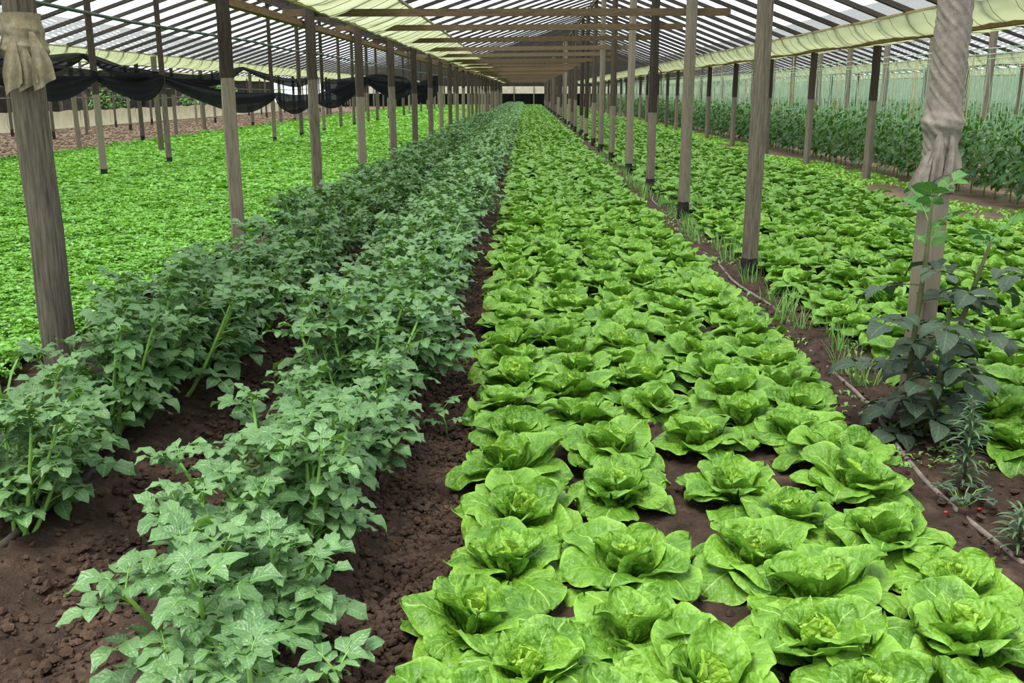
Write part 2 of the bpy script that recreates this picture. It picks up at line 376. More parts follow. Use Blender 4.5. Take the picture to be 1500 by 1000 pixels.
# roof film, one sheet per slope
for n, (xv, xr) in enumerate(SLOPES):
    ysn = np.linspace(2.0, YEND, 110); s = np.linspace(0, 1, 6)
    S, Y = np.meshgrid(s, ysn); X = xv+(xr-xv)*S; Z = ZV+.16+(ZR+.06-ZV-.16)*S + .012*np.sin(Y*6.3)*np.sin(S*PI)
    v = np.stack([X.ravel(), Y.ravel(), Z.ravel()], 1); i = np.arange(len(v)).reshape(S.shape)
    q = np.stack([i[:-1, :-1], i[:-1, 1:], i[1:, 1:], i[1:, :-1]], -1).reshape(-1, 4)
    put('ceiling', MB().add(v, q.tolist()).mesh('ceiling', 'film'), label='clear plastic roof film sheet stretched over rafters above '+where[xr]+(', potato side' if xv == XB and xr == XA else ', side bed side' if xv == XD and xr == XA else ', sheet %s' % ('sloping left' if xv < xr else 'sloping right')), cat='roof film', kind='structure')

# plastic gutters hung in the valleys
def gutter(x, sides, label):
    e = put('plastic_gutter', None, None, mat4((x, 0, 0)), label, 'gutter')
    if sides == 'B': prof = [(.22, 2.37), (.4, 2.42), (.58, 2.49), (.75, 2.56), (.92, 2.64)]
    else:
        prof = [(-.5, 2.56), (-.42, 2.43), (-.3, 2.33)] if 'L' in sides else [(-.2, 2.4)]
        prof += [(-.12, 2.26), (.12, 2.26)]
        prof += [(.3, 2.33), (.42, 2.43), (.5, 2.56)] if 'R' in sides else [(.2, 2.4)]
    ysn = np.arange(3, YEND, .2); v = []; f = []; k = len(prof)
    for j, y in enumerate(ysn):
        for a, (px, pz) in enumerate(prof):
            mid = 1 if 0 < a < k-1 else 0
            sag = .013*mid*abs(math.sin(y*PI/.62)) + .02*math.sin(y*1.7+a) + (.015*math.sin(y*9.0) if not mid else 0)
            v.append((px, y, pz-sag))
    for j in range(len(ysn)-1):
        for a in range(k-1): f.append((j*k+a, j*k+a+1, (j+1)*k+a+1, (j+1)*k+a))
    put('sheet', MB().add(v, f).mesh('sheet', 'gutter'), e)
    rb = MB()
    for y in np.arange(3.2, 60, .62):
        rb.tube([(px, y, pz-.028) for px, pz in prof], .004, 4)
    put('tie_cord', rb.mesh('tie_cord', 'bamboo'), e, kind='stuff')
    for s in (-1, 1):
        put('edge_batten', MB().bar((prof[0][0] if s < 0 else prof[-1][0], 3, prof[0][1] if s < 0 else prof[-1][1]), (prof[0][0] if s < 0 else prof[-1][0], YEND, prof[0][1] if s < 0 else prof[-1][1]), .03, .03).mesh('edge_batten', 'bamboo', False), e)
gutter(XB, 'B', 'yellow-green plastic gutter sheet hanging in the roof valley over the potato row')
gutter(XD, 'LR', 'yellow-green plastic gutter hanging in the roof valley over the side bed edge')
gutter(XV2, 'LR', 'yellow-green plastic gutter in the roof valley over the bare field edge')
gutter(XV3, 'LR', 'yellow-green plastic gutter behind the front pepper rows')
gutter(XW, 'R', 'cream plastic gutter along the far side wall roof edge')
gutter(XV4, 'L', 'pale plastic gutter above the outermost pepper rows')

# ------------------------------------------------------------------ leaves
def leaf_grid(L, W, nu, nv, e0, e1, cup, ruf, crk, seed, prof, kb=1.0, fold=0, wavef=3.0, twist=0.0):
    r = random.Random(seed); u = np.linspace(0, 1, nu); s = np.linspace(-1, 1, nv)
    if nu > 8: u = 1-(1-u)**1.7
    e = np.radians(e0+(e1-e0)*u**kb); du = L*np.diff(u)
    rr = np.concatenate([[0], np.cumsum(np.cos((e[1:]+e[:-1])/2)*du)]); zz = np.concatenate([[0], np.cumsum(np.sin((e[1:]+e[:-1])/2)*du)])
    wdt = W/2*prof(u); U, S = np.meshgrid(u, s, indexing='ij'); Wd = wdt[:, None]
    ph = r.uniform(0, 6.28); ph2 = r.uniform(0, 6.28)
    off = cup*Wd*S**2 + fold*Wd*np.abs(S) + ruf*np.abs(S)**2.2*np.sin(wavef*2*PI*U+ph+np.sign(S)*1.3)*np.minimum(1, U*3) \
        + ruf*.7*np.maximum(0, U-.7)/.3*np.sin(S*4.2+ph2) + crk*((vnoise(U*5+seed*3.1, S*3+seed*1.7, seed)-.5)+.55*(vnoise(U*13+seed*1.1, S*8+seed*2.7, seed+1)-.5))*np.minimum(1, U*4) + twist*Wd*S*U
    y = S*Wd*(1-.25*np.abs(cup)*np.abs(S))
    x = rr[:, None]-np.sin(e)[:, None]*off; z = zz[:, None]+np.cos(e)[:, None]*off
    v = np.stack([x.ravel(), y.ravel(), z.ravel()], 1); uv = np.stack([U.ravel(), (S.ravel()+1)/2], 1)
    i = np.arange(nu*nv).reshape(nu, nv)
    q = np.stack([i[:-1, :-1], i[1:, :-1], i[1:, 1:], i[:-1, 1:]], -1).reshape(-1, 4)
    return MB().add(v, q.tolist(), uv)
def p_lettuce(u):
    a = .2+.8*np.clip(u/.5, 0, 1)**1.1*(1.0)
    tip = np.where(u > .5, np.sqrt(np.maximum(0, 1-((u-.5)/.502)**2.2)), 1); return np.minimum(a, 1)*tip
def p_ovate(u): return np.sin(PI*np.clip(u, 0, 1)**.72)**.85*np.where(u > .97, .25, 1)+.02
def p_lance(u): return np.sin(PI*np.clip(u, 0, 1)**.8)**.9*.98+.02
def p_blade(u): return (1-u**1.6)*.95+.05

# ---- lettuce
LK = {}
def lettuce_leaves(nu, nv):
    d = {'outer': [], 'mid': [], 'inner': [], 'heart': []}
    for k in range(8): d['outer'].append(leaf_grid(R.uniform(.215, .25), R.uniform(.175, .205), nu, nv, R.uniform(40, 62), R.uniform(-55, -12), R.uniform(-.35, .05), R.uniform(.006, .012), .018, 10+k, p_lettuce, 1.1, 0, R.uniform(1.0, 1.8)))
    for k in range(8): d['mid'].append(leaf_grid(R.uniform(.19, .225), R.uniform(.165, .19), nu, nv, R.uniform(60, 76), R.uniform(-42, 10), R.uniform(-.15, .3), R.uniform(.006, .012), .018, 30+k, p_lettuce, 1.15, 0, R.uniform(1.0, 1.8)))
    for k in range(7): d['inner'].append(leaf_grid(R.uniform(.155, .185), R.uniform(.13, .155), nu, nv, R.uniform(74, 86), R.uniform(0, 40), R.uniform(.2, .5), R.uniform(.006, .011), .016, 50+k, p_lettuce, 1.3, 0, R.uniform(1.2, 2.2)))
    for k in range(5): d['heart'].append(leaf_grid(R.uniform(.115, .14), R.uniform(.08, .105), nu, nv, R.uniform(82, 92), R.uniform(55, 95), R.uniform(.5, .85), R.uniform(.005, .01), .013, 70+k, p_lettuce, 1.2, 0, R.uniform(1.5, 2.5)))
    return d
LL = lettuce_leaves(21, 17)
LMESH = {k: [m.mesh('lettuce_leaf', 'lettuce_heart' if k in ('inner', 'heart') and k == 'heart' else 'lettuce') for m in v] for k, v in LL.items()}
def lettuce_template(counts):
    t = []
    for cls, n, r0, sc in counts:
        a0 = R.uniform(0, 6.28)
        for i in range(n):
            a = a0+2*PI*i/n+R.uniform(-.25, .25); s = sc*R.uniform(.88, 1.12)
            m = mat4((r0*math.cos(a), r0*math.sin(a), .012), a, s) @ Matrix.Rotation(R.uniform(-.16, .16), 4, 'Y') @ Matrix.Rotation(R.uniform(-.22, .22), 4, 'X')
            t.append((cls, R.randrange(len(LL[cls])), m))
    return t
LT = [lettuce_template([('outer', R.choice([5, 6, 6]), .012, 1), ('mid', R.choice([5, 6]), .01, 1), ('inner', 5, .008, 1), ('heart', 3, .006, 1)]) for _ in range(10)]
def near_lettuce(x, y, label, group, sc=1.0):
    t = R.choice(LT)
    e = put('lettuce', None, None, mat4((x, y, soil_z(x, y)-.012), R.uniform(0, 6.28), sc, R.uniform(-.1, .1), R.uniform(-.1, .1)), label, 'lettuce', group)
    for cls, k, m in t: put('leaf', LMESH[cls][k], e, m)
near = [(745, 790), (690, 868), (775, 942), (655, 1010), (930, 890), (925, 800), (1035, 970), (1112, 785), (1205, 905), (1205, 835), (1300, 755), (1425, 900), (1405, 822), (1290, 985), (1420, 1010), (900, 1010),
        (760, 722), (912, 690), (1078, 690), (1255, 680), (750, 655), (890, 630), (1030, 620), (1170, 610)]
def ground_at(px, py, z):
    u = (px-750)/1420; v = (py-500)/1420
    dn = math.sin(PITCH)+v*math.cos(PITCH); fw = math.cos(PITCH)-v*math.sin(PITCH)
    X = u*math.cos(YAW)-fw*math.sin(YAW); Y = fw*math.cos(YAW)+u*math.sin(YAW); t = (EYE-z)/dn
    return X*t, Y*t
heads = [ground_at(px, py, .19)+(0,) for px, py in near]
rowx = [-.07, .27, .6, .93, 1.26]
for k, x in enumerate(rowx):
    y = 1.55+.17*(k % 2)
    while y < YEND-2:
        xx = x+(x-.5)*min(1, y/25)*.12+R.uniform(-.05, .05); yy = y+R.uniform(-.05, .05)
        if all((xx-h[0])**2+(yy-h[1])**2 > .25**2 for h in heads[:24]) and not (yy < 1.9): heads.append((xx, yy, 0))
        y += .335
sidex = [2.13+.365*k for k in range(8)]
for x in sidex:
    y = 2.2+R.uniform(0, .3)
    while y < YEND-2:
        xx, yy = x+R.uniform(-.05, .05), y+R.uniform(-.05, .05)
        if vis(xx, yy, .6): heads.append((xx, yy, 1))
        y += .345
heads.sort(key=lambda h: math.hypot(h[0], h[1]))
GRP = ['lettuces in the main bed', 'lettuces in the side bed']
RW = ['bordering the furrow', 'second from the furrow', 'third from the furrow', 'second from the drip hose', 'bordering the drip hose']
SW = ['nearest the ridge posts', 'second from the ridge posts', 'third from the ridge posts', 'fourth from the ridge posts', 'fourth from the weedy path', 'third from the weedy path', 'second from the weedy path', 'bordering the weedy path']
def seg(y):
    for a, b in ((4.0, 'before the cloth-wrapped post'), (5.0, 'level with the cloth-wrapped post'), (8.0, 'between wrapped post and next post')):
        if y < a: return b
    return 'beyond the second ridge post'
for x, y, bed in heads[:300]:
    k = min(range(5), key=lambda q: abs(rowx[q]-x)) if bed == 0 else min(range(8), key=lambda q: abs(sidex[q]-x))
    near_lettuce(x, y, ('lettuce in main bed row %s, %s' % (RW[k], seg(y))) if bed == 0 else ('lettuce in side bed row %s, %s' % (SW[k], seg(y))), GRP[bed], R.uniform(.98, 1.18))
# the far heads: one object per bed
LOWV = []
for res, cnt in (((6, 5), [('outer', 5, .012, 1.1), ('mid', 5, .01, 1.1), ('inner', 4, .008, 1.1)]), ((4, 3), [('outer', 5, .012, 1.15), ('mid', 4, .01, 1.15), ('inner', 3, .008, 1.15)])):
    lowL = lettuce_leaves(*res); vs = []
    for t in [lettuce_template(cnt) for _ in range(6)]:
        b = MB()
        for cls, k, m in t: b.addmb(lowL[cls][k % len(lowL[cls])], m)
        vs.append(b)
    LOWV.append(vs)
class Bulk:
    """joins many transformed copies of small meshes quickly"""
    def __init__(s): s.v = []; s.q = []; s.uv = []; s.n = 0
    def add(s, mb, x, y, z, a, sc):
        v = np.concatenate(mb.v)*sc; ca, sa = math.cos(a), math.sin(a)
        s.v.append(np.stack([v[:, 0]*ca-v[:, 1]*sa+x, v[:, 0]*sa+v[:, 1]*ca+y, v[:, 2]+z], 1))
        if not hasattr(mb, 'qa'): mb.qa = np.array(mb.f, np.int64); mb.uva = np.concatenate(mb.uv)
        s.q.append(mb.qa+s.n); s.uv.append(mb.uva); s.n += len(v)
    def raw(s, v, q, uv): s.v.append(v); s.q.append(q+s.n); s.uv.append(uv); s.n += len(v)
    def mesh(s, name, mat, smooth=True):
        v = np.concatenate(s.v); q = np.concatenate(s.q); uv = np.concatenate(s.uv); k = q.shape[1]
        me = bpy.data.meshes.new(name); me.vertices.add(len(v)); me.vertices.foreach_set('co', v.astype(np.float32).ravel())
        me.loops.add(q.size); me.loops.foreach_set('vertex_index', q.astype(np.int32).ravel())
        me.polygons.add(len(q)); me.polygons.foreach_set('loop_start', np.arange(0, q.size, k, dtype=np.int32))
        me.polygons.foreach_set('use_smooth', np.full(len(q), smooth))
        me.update(calc_edges=True)
        ly = me.uv_layers.new(name='UVMap'); ly.data.foreach_set('uv', uv[q.ravel()].astype(np.float32).ravel())
        me.materials.append(M[mat]); return me
for bed in (0, 1):
    bk = Bulk()
    for h in heads[300:]:
        if h[2] == bed: bk.add(R.choice(LOWV[h[1] > 24]), h[0], h[1], .035, R.uniform(0, 6.28), R.uniform(.95, 1.15))
    put('far_lettuce_rows', bk.mesh('far_lettuce_rows', 'lettuce'), label=['far lettuce rows of the main bed running to the greenhouse end', 'far lettuce rows of the side bed beyond the posts'][bed], cat='lettuces', kind='stuff')

# ---- potato
def compound(seed, L, pairs, lw, ll, e0, e1, nu=6, nv=5, prof=p_ovate, small=True):
    r = random.Random(seed); b = MB(); n = 6; e = [math.radians(e0+(e1-e0)*i/(n-1)) for i in range(n)]
    pts = [Vector((0, 0, 0))]
    for i in range(n-1): pts.append(pts[-1]+Vector((math.cos(e[i]), 0, math.sin(e[i])))*L/(n-1))
    b.tube(pts, [.0032-.0018*i/(n-1) for i in range(n)], 4)
    def at(t):
        k = min(int(t*(n-1)), n-2); f = t*(n-1)-k; return pts[k].lerp(pts[k+1], f), e[k]
    def leaflet(t, yaw, s, droop):
        p, el = at(t)
        g = leaf_grid(ll*s, lw*s, nu, nv, r.uniform(5, 25), droop, r.uniform(-.15, .1), .004*s, .005*s, r.randrange(999), prof, 1.2, r.uniform(.1, .3), 2.2)
        m = Matrix.Translation(p) @ Matrix.Rotation(-el*.6, 4, 'Y') @ Matrix.Rotation(yaw, 4, 'Z') @ Matrix.Rotation(r.uniform(-.35, .35), 4, 'X')
        g.mi = [1]*len(g.f); b.addmb(g, m)
    leaflet(1, r.uniform(-.15, .15), 1.12, r.uniform(-80, -25))
    for i in range(pairs):
        t = 1-.06-(i+.4)*(.66/pairs); s = 1-.2*i
        for sg in (-1, 1): leaflet(t+r.uniform(-.03, .03), sg*r.uniform(.95, 1.35), s*r.uniform(.88, 1.08), r.uniform(-75, -15))
        if small and i < pairs-1:
            for sg in (-1, 1): leaflet(t-.1, sg*1.3, .3, -20)
    return b
PL = [compound(100+k, R.uniform(.12, .16), 2 if k % 3 else 3, R.uniform(.042, .052), R.uniform(.062, .076), R.uniform(25, 45), R.uniform(-25, 0)) for k in range(8)]
PT = [compound(140+k, .05, 2, .03, .048, 60, 35, 4, 3, small=False) for k in range(3)]   # young tip leaves
PLM = [b.mesh('leaf', ['stem', 'potato']) for b in PL]; PTM = [b.mesh('leaf', ['stem', 'potato']) for b in PT]
def potato_template(seed):
    r = random.Random(seed); stems = []; leaves = []
    for k in range(r.choice([5, 6, 6, 7])):
        a = r.uniform(0, 6.28); lean = r.uniform(.15, .75); h = r.uniform(.28, .46); n = 6; pts = []
        bx, by = r.uniform(-.05, .05), r.uniform(-.05, .05)
        for i in range(n):
            t = i/(n-1); d = lean*h*(t**.8)*.95
            pts.append(Vector((bx+math.cos(a)*d, by+math.sin(a)*d, h*t-.02)))
        stems.append((pts, [.0085-.004*i/(n-1) for i in range(n)])); la = r.uniform(0, 6.28)
        nl = 9
        for j in range(nl):
            t = .3+.68*j/(nl-1); q = t*(n-1); i = min(int(q), n-2); p = pts[i].lerp(pts[i+1], q-i); la += 2.4
            ang = la if r.random() < .5 else a+r.uniform(-1.1, 1.1)
            s = r.uniform(.85, 1.12)*(1-.28*max(0, t-.6)/.4)
            leaves.append((0, r.randrange(8), Matrix.Translation(p) @ Matrix.Rotation(ang, 4, 'Z') @ Matrix.Rotation(r.uniform(-.25, .35)-.25*(t > .8), 4, 'Y') @ Matrix.Scale(s, 4)))
        for j in range(3):
            leaves.append((1, r.randrange(3), Matrix.Translation(pts[-1]) @ Matrix.Rotation(la+2.1*j, 4, 'Z') @ Matrix.Rotation(r.uniform(-.3, .1), 4, 'Y') @ Matrix.Scale(r.uniform(.9, 1.3), 4)))
    sb = MB()
    for p, rd in stems: sb.tube(p, rd, 6)
    return sb, leaves
PTEMP = [potato_template(200+k) for k in range(7)]
PSTEM = [t[0].mesh('stem', 'stem') for t in PTEMP]
PFOL = []
for sb, lv in PTEMP:
    b = MB()
    for c, k, m in lv: b.addmb((PL, PT)[c][k], m)
    PFOL.append(b.mesh('foliage', ['stem', 'potato']))
pot = []
for row, x in ((0, P1X), (1, P2X)):
    y = 1.75 if row == 0 else 2.85
    while y < YEND-3:
        pot.append((x+R.uniform(-.13, .13)+(.1 if y < 2.3 else 0), y+R.uniform(-.05, .05), row)); y += .27
pot.sort(key=lambda p: math.hypot(p[0], p[1]))
PLAB = ['bushy potato plant in the ridge beside the lettuce bed, %s', 'bushy potato plant in the ridge beside the parsley field, %s']
def pseg(y): return 'before the rough log post' if y < 4.6 else 'level with the rough log post' if y < 5.3 else 'between log post and next post' if y < 8.5 else 'beyond the second valley post'
PGRP = ['potato plants beside the lettuce', 'potato plants beside the parsley']
for i, (x, y, row) in enumerate(pot[:300]):
    k = R.randrange(7); e = put('potato_plant', None, None, mat4((x, y, soil_z(x, y)-.03), R.uniform(0, 6.28), R.uniform(.92, 1.12)*(1.16 if y > 4.2 else 1)), PLAB[row] % pseg(y), 'potato plant', PGRP[row])
    put('stem', PSTEM[k], e)
    if y < 9.0:
        for c, q, m in PTEMP[k][1]: put('leaf', (PLM, PTM)[c][q], e, m)
    else: put('foliage', PFOL[k], e)
lowp = []
for k in range(4):
    b = MB(); r = random.Random(k)
    for j in range(60):
        g = leaf_grid(.12, .085, 3, 3, 10, -40, 0, 0, 0, j, p_ovate, 1, .2); th = r.uniform(0, 6.28); rr = .36*math.sqrt(r.random())
        b.addmb(g, mat4((rr*math.cos(th), rr*math.sin(th), .42-.9*rr*rr-r.uniform(0, .14)), th+r.uniform(-1, 1), 1, r.uniform(-.3, .3), r.uniform(-.2, .4)))
    lowp.append(b)
bk = Bulk()
for x, y, row in pot[300:]: bk.add(R.choice(lowp), x, y, .1, R.uniform(0, 6.28), R.uniform(.9, 1.1))
put('far_potato_rows', bk.mesh('far_potato_rows', 'potato'), label='far ends of both potato rows at the greenhouse end', cat='potato plants', kind='stuff')

# ---- pepper
PEL = [leaf_grid(R.uniform(.16, .21), R.uniform(.085, .11), 7, 5, R.uniform(-10, 20), R.uniform(-85, -55), R.uniform(-.1, .15), .006, .006, 300+k, p_ovate, .8, .18, 1.8) for k in range(6)]
PELM = [b.mesh('leaf', 'pepper') for b in PEL]
def pepper_template(seed):
    r = random.Random(seed); sb = MB(); lv = []
    sb.tube([(0, 0, -.02), (.01, 0, .3), (0, .02, .7), (.02, 0, 1.0)], [.012, .01, .008, .004], 6)
    for j in range(7):
        a = j*2.4; z0 = .25+.1*j; L = r.uniform(.12, .24)
        sb.tube([(0, 0, z0), (L*.6*math.cos(a), L*.6*math.sin(a), z0+.1), (L*math.cos(a), L*math.sin(a), z0+.22)], [.006, .005, .003], 4)
    for j in range(52):
        z = .14+.93*(j+.5)/52+r.uniform(-.05, .05); a = j*2.4+r.uniform(-.5, .5); rr = (.30 if z < .85 else .22)*math.sqrt(r.uniform(.25, 1))
        lv.append((r.randrange(6), mat4((rr*math.cos(a), rr*math.sin(a), z+.03), a+r.uniform(-.6, .6), r.uniform(.8, 1.15), 0, r.uniform(-.25, .25))))
    return sb, lv
PPT = [pepper_template(400+k) for k in range(5)]
PPS = [t[0].mesh('stem', 'stem') for t in PPT]; PPF = []; PPB = []
for sb, lv in PPT:
    b = MB()
    for k, m in lv: b.addmb(PEL[k], m)
    PPF.append(b.mesh('foliage', 'pepper'))
    b = MB()
    for k, m in lv[::2]:
        b.addmb(leaf_grid(.2, .13, 3, 3, 5, -75, 0, 0, 0, k, p_ovate, .8, .2), m)
    PPB.append(b)
pep = []
for j, x in enumerate([6.95, 8.1, 9.25, 10.6, 11.8, 13.0, 15.2, 16.6, 18.0, 19.5, 21.0, 22.4]):
    y = 8.5
    while y < YEND-3:
        if vis(x, y, 1.0): pep.append((x+R.uniform(-.06, .06), y, j))
        y += .38 if j < 3 else .5
pep.sort(key=lambda p: (p[2] > 1, math.hypot(p[0], p[1])))
for i, (x, y, j) in enumerate(pep[:290]):
    k = R.randrange(5); e = put('pepper_plant', None, None, mat4((x, y, -.04), R.uniform(0, 6.28), R.uniform(.92, 1.08)),
        ['dark green pepper plant in the front row beside the grey path', 'dark green pepper plant in the second row behind the front hedge'][j], 'pepper plant', ['front row pepper plants', 'second row pepper plants'][j])
    put('stem', PPS[k], e)
    if j == 0 and y < 22:
        for q, m in PPT[k][1]: put('leaf', PELM[q], e, m)
    else: put('foliage', PPF[k], e)
bk = Bulk()
for x, y, j in pep[290:]: bk.add(R.choice(PPB), x, y, -.04, R.uniform(0, 6.28), R.uniform(.95, 1.1))
put('far_pepper_rows', bk.mesh('far_pepper_rows', 'pepper'), label='many further rows of pepper plants under hanging strings', cat='pepper plants', kind='stuff')
# strings, wires and stakes
bk = MB()
for x in [6.95, 8.1, 9.25, 10.6, 11.8, 13.0, 15.2, 16.6, 18.0, 19.5, 21.0, 22.4]:
    for y in np.arange(9, 100, .25 if x < 10 else .3):
        if not vis(x, y, 1): continue
        dx, dy = R.uniform(-.1, .1), R.uniform(-.12, .12); t = .0035 if x < 10 else .006
        z1 = 2.12+R.uniform(-.05, .05)
        v = [(x+dx-t, y+dy, .85), (x+dx+t, y+dy, .85), (x+dx, y+dy+t, .85), (x-t, y, z1), (x+t, y, z1), (x, y+t, z1)]
        bk.add(v, [(0, 1, 4, 3), (1, 2, 5, 4), (2, 0, 3, 5)])
put('hanging_strings', bk.mesh('hanging_strings', 'string'), label='countless pale green strings hanging down to the pepper plants', cat='strings', kind='stuff')
for x in [6.95, 8.1, 9.25, 10.6, 11.8, 13.0]:
    put('support_wire', MB().tube([(x, y, 2.12+.02*math.sin(y*2)) for y in range(8, 104, 4)], .008, 5).mesh('support_wire', 'string'), label='pale support wire carrying strings above a pepper row', cat='wire', group='support wires above the pepper rows')
for x in [7.0, 8.2, 9.3]:
    y = {7.0: 13.4, 8.2: 12.6, 9.3: 16.0}[x]
    while y < 60:
        h = R.uniform(1.9, 2.45); a, c = R.uniform(-.08, .08), R.uniform(-.08, .08)
        put('bamboo_stake', MB().tube([(0, 0, -.05), (a*.5, c*.5, h/2), (a, c, h)], [.013, .011, .008], 6).mesh('bamboo_stake', 'bamboo'), None, mat4((x+R.uniform(-.1, .1), y, 0)), 'thin bamboo stake standing among the pepper plants', 'stake', 'bamboo stakes among the peppers')
        y += R.uniform(1.2, 3.2)

# ---- parsley field (nobody could count it)
rs = np.random.RandomState(3)
bk = Bulk()
def parsley(y0, y1, dens, size, tri):
    area = (y1-y0)*8.6; n = int(area*dens)
    X = rs.uniform(-11.2, -2.62, n); Y = rs.uniform(y0, y1, n); keep = np.abs(X) < .64*Y+.9
    # ragged border beside the potatoes
    keep &= X < -2.62-.35*vnoise(Y*1.3, Y*0+3, 9)
    X, Y = X[keep], Y[keep]; n = len(X)
    bumpz = .05+.08*vnoise(X*2.6, Y*2.6, 5)+.06*vnoise(X*7, Y*7, 6); Z = bumpz-np.abs(rs.normal(0, .03, n))
    A = rs.uniform(0, 6.28, n); tilt = rs.normal(0, .6, n); S = size*rs.uniform(.7, 1.35, n)
    for k in range(tri):
        a = A+(k-1)*1.3
        pts = []
        for (px, py, pz) in ((0, 0, 0), (.6, .55, .14), (1.05, 0, -.16), (.6, -.55, .14)):
            lx, ly, lz = px*S, py*S, pz*S + px*S*np.sin(tilt)
            pts.append(np.stack([X+lx*np.cos(a)-ly*np.sin(a), Y+lx*np.sin(a)+ly*np.cos(a), Z+lz], 1))
        v = np.stack(pts, 1).reshape(-1, 3); q = np.arange(n*4).reshape(n, 4)
        uv = np.tile(np.array([[0, .5], [.5, 1], [1, .5], [.5, 0]]), (n, 1)); bk.raw(v, q, uv)
parsley(3.2, 8, 2600, .024, 3); parsley(8, 14, 1500, .03, 3); parsley(14, 26, 420, .05, 3); parsley(26, 50, 150, .085, 3); parsley(50, YEND-2, 70, .13, 3)
put('parsley_field', bk.mesh('parsley_field', 'parsley'), label='dense bright green carpet of parsley left of the potato rows', cat='parsley', kind='stuff')
put('parsley_undergrowth', grid_mesh('parsley_undergrowth', np.arange(-11.1, -2.8, .12), np.concatenate([np.arange(3, 30, .15), np.linspace(30, YEND-2, 150)]),
    lambda X, Y: -.02+.07*vnoise(X*2.6, Y*2.6, 5)+.05*vnoise(X*7, Y*7, 6), 'parsley'), label='low leafy undergrowth beneath the parsley canopy', cat='parsley', kind='stuff')

# ---- weeds on the path beside the peppers and along the posts
bk = Bulk(); n = 16000
X = rs.uniform(4.9, 6.5, n); Y = rs.uniform(7.5, 60, n)
keep = (vnoise(X*1.6, Y*1.1, 21) > .42) & (X < 6.35); X, Y = X[keep], Y[keep]; n = len(X)
for k in range(2):
    a = rs.uniform(0, 6.28, n); S = rs.uniform(.03, .07, n); pts = []
    for (px, py, pz) in ((0, 0, .02), (.5, .35, .5), (1.1, 0, .6), (.5, -.35, .5)):
        pts.append(np.stack([X+px*S*np.cos(a)-py*S*np.sin(a), Y+px*S*np.sin(a)+py*S*np.cos(a), .02+pz*S*1.5], 1))
    bk.raw(np.stack(pts, 1).reshape(-1, 3), np.arange(n*4).reshape(n, 4), np.tile(np.array([[0, .5], [.5, 1], [1, .5], [.5, 0]]), (n, 1)))
put('path_weeds', bk.mesh('path_weeds', 'parsley'), label='low green weeds on the path in front of the pepper hedge', cat='weeds', kind='stuff')
bk = Bulk(); n = 2600
X = rs.uniform(1.5, 2.08, n); Y = 3.7+20*rs.uniform(0, 1, n)**1.2
keep = vnoise(X*5, Y*2.2, 31) > .5; X, Y = X[keep], Y[keep]; n = len(X)
for k in range(2):
    a = rs.uniform(0, 6.28, n); S = rs.uniform(.012, .035, n); pts = []
    for (px, py, pz) in ((0, 0, .02), (.5, .3, .5), (1.1, 0, .5), (.5, -.3, .5)):
        pts.append(np.stack([X+px*S*np.cos(a)-py*S*np.sin(a), Y+px*S*np.sin(a)+py*S*np.cos(a), soil_h(X, Y)+.01+pz*S*1.5], 1))
    bk.raw(np.stack(pts, 1).reshape(-1, 3), np.arange(n*4).reshape(n, 4), np.tile(np.array([[0, .5], [.5, 1], [1, .5], [.5, 0]]), (n, 1)))
put('hose_side_weeds', bk.mesh('hose_side_weeds', 'grass'), label='tiny green weeds on the soil strip beside the drip hose', cat='weeds', kind='stuff')
for px, py, h, wh in ((655, 640, .16, 'the lettuce bed edge'), (470, 985, .2, 'the potato ridge foot'), (640, 545, .14, 'the potato ridge side')):
    gx, gy = ground_at(px, py, .02)
    e = put('potato_sprig', None, None, mat4((gx, gy, soil_z(gx, gy)-.02), R.uniform(0, 6)), 'small lone potato sprig rising from the bare furrow by '+wh, 'potato sprig')
    put('stem', MB().tube([(0, 0, 0), (.01, .01, h*.5), (.03, .0, h)], [.005, .004, .003], 6).mesh('stem', 'stem'), e)
    for j in range(5): put('leaf', PLM[j], e, mat4((.02*j/5, 0, h*(.45+.55*j/4)), j*2.4, .6, 0, -.1))
def tuft(seed, n, h, spread, wd):
    r = random.Random(seed); b = MB()
    for j in range(n):
        g = leaf_grid(h*r.uniform(.6, 1.1), wd, 6, 2, r.uniform(68, 88), r.uniform(15, 70), 0, 0, 0, j, p_blade, 1.8)
        b.addmb(g, mat4((r.uniform(-spread, spread), r.uniform(-spread, spread), -.01), r.uniform(0, 6.28)))
    return b
TF = [tuft(k, 22, .24, .06, .008).mesh('grass_tuft', 'grass') for k in range(4)]
y = 4.9
while y < 24:
    x = 1.8+R.uniform(-.08, .14)
    if abs(y-4.51) > .3: put('chive_tuft', TF[R.randrange(4)], None, mat4((x, y, soil_z(x, y)-.01), R.uniform(0, 6), R.uniform(.7, 1.15)), 'thin upright tuft of chives along the ridge post line', 'chive plant', 'chives along the ridge posts')
    y += R.uniform(.2, .5)
gb = MB()
for (a, e0, e1, L, ox) in ((2.6, 86, 40, .5, 0), (1.2, 80, -30, .42, .03), (4.2, 82, -50, .4, -.03), (3.1, 75, -60, .45, -.2), (3.6, 88, 70, .34, -.25)):
    gb.addmb(leaf_grid(L, .02, 9, 3, e0, e1, .3, 0, 0, 3, p_blade, 1.8), mat4((ox, 0, 0), a))
put('broad_grass', gb.mesh('broad_grass', 'grass'), None, mat4((-2.6, 4.55, 0)), 'long arching grass blades growing beside the rough log post', 'grass')

